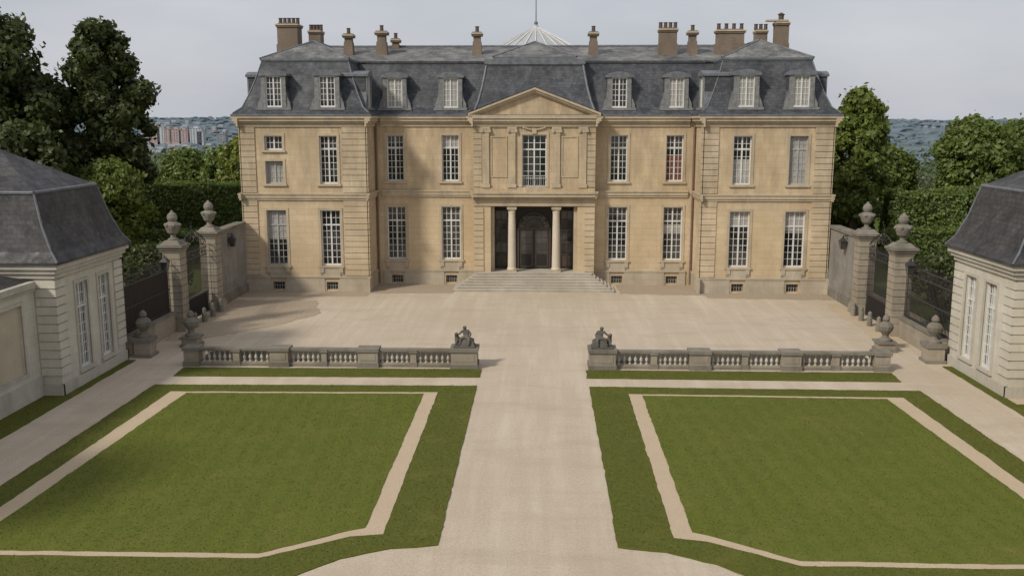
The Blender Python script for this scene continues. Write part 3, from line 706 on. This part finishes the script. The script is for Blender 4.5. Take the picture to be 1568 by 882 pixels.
for s in(-1,1):
    def mm(l): return [(s*x,y) for x,y in l]
    verge=mm([(2.58,25.45),(2.58,42.1),(17.5,41.85),(17.8,18),(8.4,18),(7.9,20.5),(7.2,22.2),(6.1,23.6),(5.2,24.5),(3.9,25.15)])
    sheet('grass_verge',verge,.03,VERGE,.055,.05,grass=170)
    path=mm([(4.27,26.1),(4.27,40.92),(16.3,40.72),(16.75,24.42),(7.5,24.44),(5.2,25.9)]); paths.append(path)
    sheet('gravel_path',path,.036,PATHM,.045)
    lawn=mm([(4.86,26.5),(4.86,40.66),(15.5,40.48),(16.1,24.68),(7.55,24.72),(6.2,25.65),(5.3,26.3)])
    sheet('lawn',lawn,.05,LAWN,.045,.05,grass=150)
    sheet('grass_strip',mm([(2.55,43.55),(2.55,45.0),(17.3,44.95),(17.2,43.35)]),.035,VERGE,.045,.05,grass=150)
    sheet('grass_edging',mm([(20.35,20),(20.3,46.3),(20.83,46.3),(20.83,39.9),(21.73,39.85),(21.73,20)]),.03,VERGE,.05,.05,grass=120)
    sheet('cobbled_strip',mm([(5.9,66.0),(11.6,65.6),(11.8,64.6),(20.9,63.9),(20.9,66.42),(12,66.42),(11.9,69.7),(5.9,69.7)]),.006,COBBLE,.2)
    sheet('painted_shade_strip',mm([(4.1,45.7),(17.1,45.7),(17.1,48.5),(4.1,48.5)]),.008,SHADEM,.08)  # added dark strip, painted shade so the baluster gaps read dark
sheet('cobbled_gateway',[(-20.6,50.5),(-18.8,51),(-15.2,55),(-13.6,58.5),(-15,62.9),(-20.6,62.9)],.01,COBBLE,.3)
sheet('cobbled_gateway',[(20.4,50.5),(18.8,51),(19.2,55),(19.0,59.0),(19.4,62.7),(20.4,62.7)],.01,PATHM,.3)
def pip(px,py,poly):
    inside=np.zeros(len(px),bool); n=len(poly); j=n-1
    for i in range(n):
        xi,yi=poly[i];xj,yj=poly[j]
        c=((yi>py)!=(yj>py))&(px<(xj-xi)*(py-yi)/((yj-yi)+1e-12)+xi); inside^=c; j=i
    return inside
BL=[]
for poly,z,dn in GR:
    A=np.array(poly); lo=A.min(0);hi=A.max(0); lo[1]=max(lo[1],22.5)
    n=int((hi-lo).prod()*dn); p=lo+np.random.rand(n,2)*(hi-lo); k=pip(p[:,0],p[:,1],poly)
    if dn==170:
        for pa in paths: k&=~pip(p[:,0],p[:,1],pa)
    p=p[k]; BL.append(np.c_[p,np.full(len(p),z-.005)])
BL=np.vstack(BL); n=len(BL); ang=np.random.rand(n)*6.283; h=.015+.03*np.random.rand(n); wd=.012+.014*np.random.rand(n)
dx=np.c_[np.cos(ang),np.sin(ang),np.zeros(n)]*wd[:,None]; lean=np.c_[np.random.normal(0,.02,(n,2)),h]
V=np.stack([BL-dx,BL+dx,BL+lean],1).reshape(-1,3)
me=bpy.data.meshes.new('grass_blades'); me.vertices.add(3*n); me.vertices.foreach_set('co',V.ravel()); me.loops.add(3*n); me.loops.foreach_set('vertex_index',np.arange(3*n,dtype=np.int32))
me.polygons.add(n); me.polygons.foreach_set('loop_start',np.arange(0,3*n,3,dtype=np.int32)); me.polygons.foreach_set('loop_total',np.full(n,3,dtype=np.int32)); me.materials.append(GRASSB); me.update(calc_edges=True)
COL.objects.link(bpy.data.objects.new('grass_blades',me))
# terrain
ys=[-400,-100,0,60,100,120,140,160,190,230,280,340,420,520,700,900,1200,1500,1800,2000,2200,2400,2600,2800,3000,3200,3400,3600,3800,4000,4300,4700,5200,6000,8000,12000]
xs=list(range(-6000,6001,150))
def sm(t): t=max(0,min(1,t)); return t*t*(3-2*t)
def th_(x,y):
    z=-.03-46*sm((y-125)/380)
    if y>1900:
        n=mnoise.fractal(Vector((x*.0009,y*.0005,1.3)),1,2,5)
        z+= sm((y-1900)/2000)*(54+n*22)
    return z
m=MB(); nx=len(xs)
for y in ys:
    for x in xs: m.v.append((x,y,th_(x,y)))
k=m.mi(TERR)
for j in range(len(ys)-1):
    for i in range(nx-1): m.f.append((j*nx+i,j*nx+i+1,(j+1)*nx+i+1,(j+1)*nx+i)); m.m.append(k)
m.build('ground',None,True)
# ------------------------------------------------------------------ foliage
def leafmesh(name,centers,normals,size,mat,parent=None):
    n=len(centers)
    s=size*(.5+.9*np.random.rand(n,1))
    nr=normals+np.random.normal(0,.7,(n,3)); nr/=np.linalg.norm(nr,axis=1,keepdims=True)+1e-9
    t=np.cross(nr,np.random.normal(0,1,(n,3))); t/=np.linalg.norm(t,axis=1,keepdims=True)+1e-9
    b=np.cross(nr,t)
    V=np.empty((n,4,3)); V[:,0]=centers-t*s; V[:,1]=centers+b*s*.6; V[:,2]=centers+t*s; V[:,3]=centers-b*s*.6
    V=V.reshape(-1,3)
    me=bpy.data.meshes.new(name)
    me.vertices.add(len(V)); me.vertices.foreach_set('co',V.ravel())
    me.loops.add(4*n); me.loops.foreach_set('vertex_index',np.arange(4*n,dtype=np.int32))
    me.polygons.add(n); me.polygons.foreach_set('loop_start',np.arange(0,4*n,4,dtype=np.int32)); me.polygons.foreach_set('loop_total',np.full(n,4,dtype=np.int32))
    me.materials.append(mat); me.update(calc_edges=True)
    o=bpy.data.objects.new(name,me); COL.objects.link(o)
    if parent:o.parent=parent
    return o
def blob_leaves(blobs,n):
    B=np.array(blobs); w=B[:,3]**2; idx=np.random.choice(len(B),n,p=w/w.sum())
    d=np.random.normal(0,1,(n,3)); d/=np.linalg.norm(d,axis=1,keepdims=True)
    ph=idx[:,None]*1.7
    rip=1+.16*np.sin(d[:,0:1]*7+ph)*np.cos(d[:,2:3]*6-ph)+.10*np.sin(d[:,1:2]*13+ph*2)
    r=B[idx,3:4]*rip*(1.08-.5*np.random.rand(n,1)**1.6)
    stray=np.random.rand(n,1)<.14; r=np.where(stray,r*(1.1+.35*np.random.rand(n,1)),r)
    c=B[idx,:3]+d*r*np.array([1,1,.85])
    return c,d
def tree(name,x,y,z0,zt,R,n,leaf,mat,nb=26,ztrunk=None,seed=0):
    rnd=random.Random(seed); e=empty(name); g0=ztrunk if ztrunk is not None else 0
    nb=int(nb*2)
    cz=(z0+zt)/2; h=(zt-z0)/2; blobs=[(x,y,cz-h*.25,R*.5),(x,y,cz+h*.2,R*.4)]
    tr=MB(); tb=(x,y,g0-.2); tt=(x+rnd.uniform(-.3,.3),y,cz)
    tr.rod(tb,tt,.045*(zt-g0)*.55+.1,BARK,10,.1)
    for i in range(nb):
        th=i*2.39996+rnd.random()*.7; u=-1+2*(i+.5)/nb; rr=math.sqrt(max(0,1-u*u*.92))
        br=R*rnd.uniform(.14,.34)
        prof=(1-.25*max(0,u)); k_=rnd.uniform(.65,1.14)
        bx=x+math.cos(th)*(R-br*.85)*rr*prof*k_; by=y+math.sin(th)*(R-br*.85)*rr*prof*k_; bz=cz+u*(h-br*.8)*rnd.uniform(.9,1.03)
        blobs.append((bx,by,bz,br))
        if i%3==0:
            k=max(.15,min(.95,(bz-g0)/(cz-g0)*.6)); s=tuple(tb[j]+(tt[j]-tb[j])*k for j in range(3)); tr.rod(s,(bx,by,bz),.10+.01*R,BARK,5,.03)
    tr.build('trunk_and_limbs',e)
    c,d=blob_leaves(blobs,n); leafmesh('crown',c,d,leaf,mat,e)
T=tree
T('tree',-44.5,76,2,21.3,6.4,66000,.25,LEAFD,34,seed=1)
T('tree',-36.4,80,3.5,20.6,3.9,40000,.24,LEAFD,30,seed=2)
T('tree',-53,80,2,22,6.0,26000,.34,LEAFD,26,seed=3)
T('tree',-39,71,1.5,12,4.2,24000,.25,LEAFD,24,seed=4)
T('tree',-33.8,74,1.5,9.3,3.0,24000,.20,LEAFG,26,seed=5)
T('tree',-38.2,69,1.5,9.0,2.6,16000,.20,LEAFM,22,seed=15)
T('tree',-34.4,112,2,11.0,3.4,16000,.24,LEAFY,24,seed=6)
T('tree',-39.5,120,1,8.8,3.8,16000,.26,LEAFM,24,seed=7)
T('tree',-46.5,124,1,8.6,4.0,16000,.26,LEAFM,24,seed=8)
T('tree',-31,125,1,10.4,4.5,16000,.26,LEAFM,24,seed=9)
T('tree',28.4,86,3,14.8,3.2,32000,.22,LEAFG,30,seed=10)
T('tree',50.5,112,1,12.6,5.0,28000,.28,LEAFM,30,seed=11)
T('tree',58,116,1,12.6,5.5,22000,.28,LEAFM,28,seed=12)
T('tree',43.5,122,0,9.4,4.2,18000,.28,LEAFM,26,seed=13)
T('tree',35.5,126,0,8.0,4.0,16000,.28,LEAFM,24,seed=14)
T('tree',64,112,0,12.0,5.5,12000,.32,LEAFD,24,seed=21)
T('tree',-27.5,19.5,6.5,15.0,3.4,22000,.2,LEAFM,24,seed=41)
def hedge(x0,x1,y0,y1,h,mat,dens=90,leaf=.15,z0=0):
    e=empty('clipped_hedge'); c=MB(); c.box(x0+.3,x1-.3,y0+.3,y1-.3,z0,h-.35,LEAFD); c.build('inner_mass',e)
    L=x1-x0;D=y1-y0;H=h-z0; areas=[L*H,L*D,D*H,D*H]; P=[];Nn=[]
    for k,a in enumerate(areas):
        n=int(a*dens); r=np.random.rand(n,2); o=np.random.normal(0,.12,n)
        bumpy=.22*np.sin(r[:,0]*(L if k<2 else D)*1.1)*np.cos(r[:,1]*3)
        if k==0: p=np.c_[x0+r[:,0]*L,y0+.1+o+bumpy,z0+r[:,1]*H]; q=(0,-1,.2)
        elif k==1: p=np.c_[x0+r[:,0]*L,y0+r[:,1]*D,h-.05+o*.8+bumpy*.6]; q=(0,0,1)
        elif k==2: p=np.c_[x0+.1+o+bumpy,y0+r[:,0]*D,z0+r[:,1]*H]; q=(-1,0,.2)
        else: p=np.c_[x1-.1+o+bumpy,y0+r[:,0]*D,z0+r[:,1]*H]; q=(1,0,.2)
        P.append(p);Nn.append(np.tile(q,(n,1)))
    leafmesh('foliage',np.vstack(P),np.vstack(Nn).astype(float),leaf,mat,e)
hedge(-39.5,-22.5,90,93,6.0,LEAFH)
hedge(-34,-22.5,80,82.5,2.6,LEAFH,60)
hedge(24,31,88,91,6.0,LEAFH)
hedge(31.5,37.5,84,88,5.7,LEAFH); hedge(38,39.4,84.3,88,6.1,LEAFH); hedge(40,58,92,95,5.6,LEAFY)
hedge(29,44,78,80,3.2,LEAFM,60)
for (x,y,z,R,s) in ((24.5,52.5,4.6,1.9,31),(24.2,49.5,4.0,1.7,32),(25.5,57,4.6,2.2,33),(-24.6,56.5,3.6,1.8,34),(-25.5,62,4.2,2.4,35),(27,62,4.0,2.4,36)):
    T('shrub',x,y,.2,z,R,9000,.12,LEAFD,18,seed=s)
blobs=[]
rnd=random.Random(5)
for i in range(700):
    y=rnd.uniform(135,420); x=rnd.uniform(-.62,.62)*y*1.05
    g=th_(x,y); R=rnd.uniform(2.6,4.8); top=min(g+rnd.uniform(9,15), 12-rnd.uniform(.026,.036)*y)
    for k in range(3): blobs.append((x+rnd.uniform(-2,2),y+rnd.uniform(-2,2),top-R*.85-k*2.4,R*rnd.uniform(.6,1)))
c,d=blob_leaves(blobs,230000); leafmesh('valley_woodland',c,d,.5,LEAFF)
bm=bmesh.new(); bmesh.ops.create_icosphere(bm,subdivisions=1,radius=1); bv=np.array([v.co[:] for v in bm.verts]); bf=[[v.index for v in f.verts] for f in bm.faces]; bm.free()
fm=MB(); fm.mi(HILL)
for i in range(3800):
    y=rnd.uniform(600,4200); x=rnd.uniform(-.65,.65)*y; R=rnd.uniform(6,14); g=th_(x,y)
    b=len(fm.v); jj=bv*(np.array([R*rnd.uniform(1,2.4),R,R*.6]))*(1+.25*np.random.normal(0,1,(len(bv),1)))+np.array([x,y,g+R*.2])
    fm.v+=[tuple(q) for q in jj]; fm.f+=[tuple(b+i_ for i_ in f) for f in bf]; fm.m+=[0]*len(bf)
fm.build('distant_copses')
PINK=simple('pink_render',(.44,.33,.30),(.36,.275,.255),.9,.1); PALE=simple('pale_render',(.48,.49,.50),(.38,.39,.41),.9,.1); DW=simple('far_windows',(.18,.21,.24),(.14,.16,.19),.4,.1)
FARW=simple('far_house_render',(.26,.28,.30),(.19,.21,.235),.9,.05)  # far-town colours carry painted distance haze as a pale bluish tint
def block(u,w,z1,z0,mat,y=2100):
    x=(u-830)/1450*y; m=MB()
    m.box(x-w/2,x+w/2,y,y+18,z0-14,z1,mat); m.box(x-w*.2,x+w*.2,y+4,y+12,z1,z1+4,mat)
    nz=int((z1-z0)/3.2); nxx=max(2,int(w/6))
    for i in range(nxx):
        xx=x-w/2+w*(i+.5)/nxx
        for j in range(nz): m.box(xx-1.3,xx+1.3,y-.3,y-.02,z0+1+j*3.2,z0+2.8+j*3.2,DW)
    m.box(x-w/2-.5,x+w/2+.5,y-.8,y+18.5,z1-.4,z1+.3,mat)
    m.build('apartment_block')
for a in ((238,22,2,-34,PINK),(247,16,0,-34,PALE),(258,14,-4,-34,PINK),(270,24,-5,-34,PINK),(282,20,-7,-34,PINK),(301,26,-3,-36,PALE),(308,14,-10,-36,PALE),(185,34,-17,-30,PALE),(205,26,-20,-32,FARW),(222,18,-22,-34,PALE),(340,20,-16,-34,FARW)): block(*a)
hm=MB()
for i in range(190):
    y=rnd.uniform(1600,3300); x=rnd.uniform(-.55,-.1)*y if i%12 else rnd.uniform(0,.5)*y; w=rnd.uniform(8,18); g=th_(x,y); h=rnd.uniform(5,10); mt=rnd.choice((FARW,FARW,PALE,PINK)) if x<0 else FARW
    hm.box(x-w/2,x+w/2,y,y+12,g-3,g+h,mt); hm.face([(x-w/2,y-.5,g+h),(x+w/2,y-.5,g+h),(x+w/2,y+6,g+h+4),(x-w/2,y+6,g+h+4)],FARW)
hm.build('distant_town')
# ------------------------------------------------------------------ world, sun, camera
SUNV=Vector((-.66,-.62,.74)).normalized()
elev=math.asin(SUNV.z); az=math.atan2(SUNV.x,SUNV.y)
w=bpy.data.worlds.new("World"); SC.world=w; w.use_nodes=True; nt=w.node_tree
bg=nt.nodes['Background']; sky=N(nt,'ShaderNodeTexSky'); sky.sky_type='NISHITA'; sky.sun_disc=False
sky.sun_elevation=elev; sky.sun_rotation=az; sky.air_density=1.2; sky.dust_density=2.5
tc=N(nt,'ShaderNodeTexCoord'); mp=N(nt,'ShaderNodeMapping'); mp.inputs['Scale'].default_value=(1,1,3.2); nt.links.new(tc.outputs['Generated'],mp.inputs[0])
f1=noi(nt,mp.outputs[0],2.2,7,.55)
cl=ramp(nt,f1,.32,.70,(3.55,3.7,4.15),(4.75,4.85,5.15))
col=mixc(nt,.9,sky.outputs[0],cl)
nt.links.new(col,bg.inputs[0]); bg.inputs[1].default_value=.134
sd=bpy.data.lights.new('sun','SUN'); sd.energy=2.85; sd.angle=math.radians(7); sd.color=(1,.945,.845)
so=bpy.data.objects.new('sun',sd); COL.objects.link(so); so.rotation_euler=SUNV.to_track_quat('Z','Y').to_euler()
cd=bpy.data.cameras.new('camera'); cam=bpy.data.objects.new('camera',cd); COL.objects.link(cam)
cd.sensor_width=36; cd.lens=1450/1568*36; cd.clip_end=20000; cd.clip_start=.5
cam.location=(.35,0,12); cam.rotation_euler=(math.radians(90-9.974),0,math.radians(1.79))
SC.camera=cam
SC.view_settings.view_transform='Standard'; SC.view_settings.look='None'; SC.view_settings.exposure=0
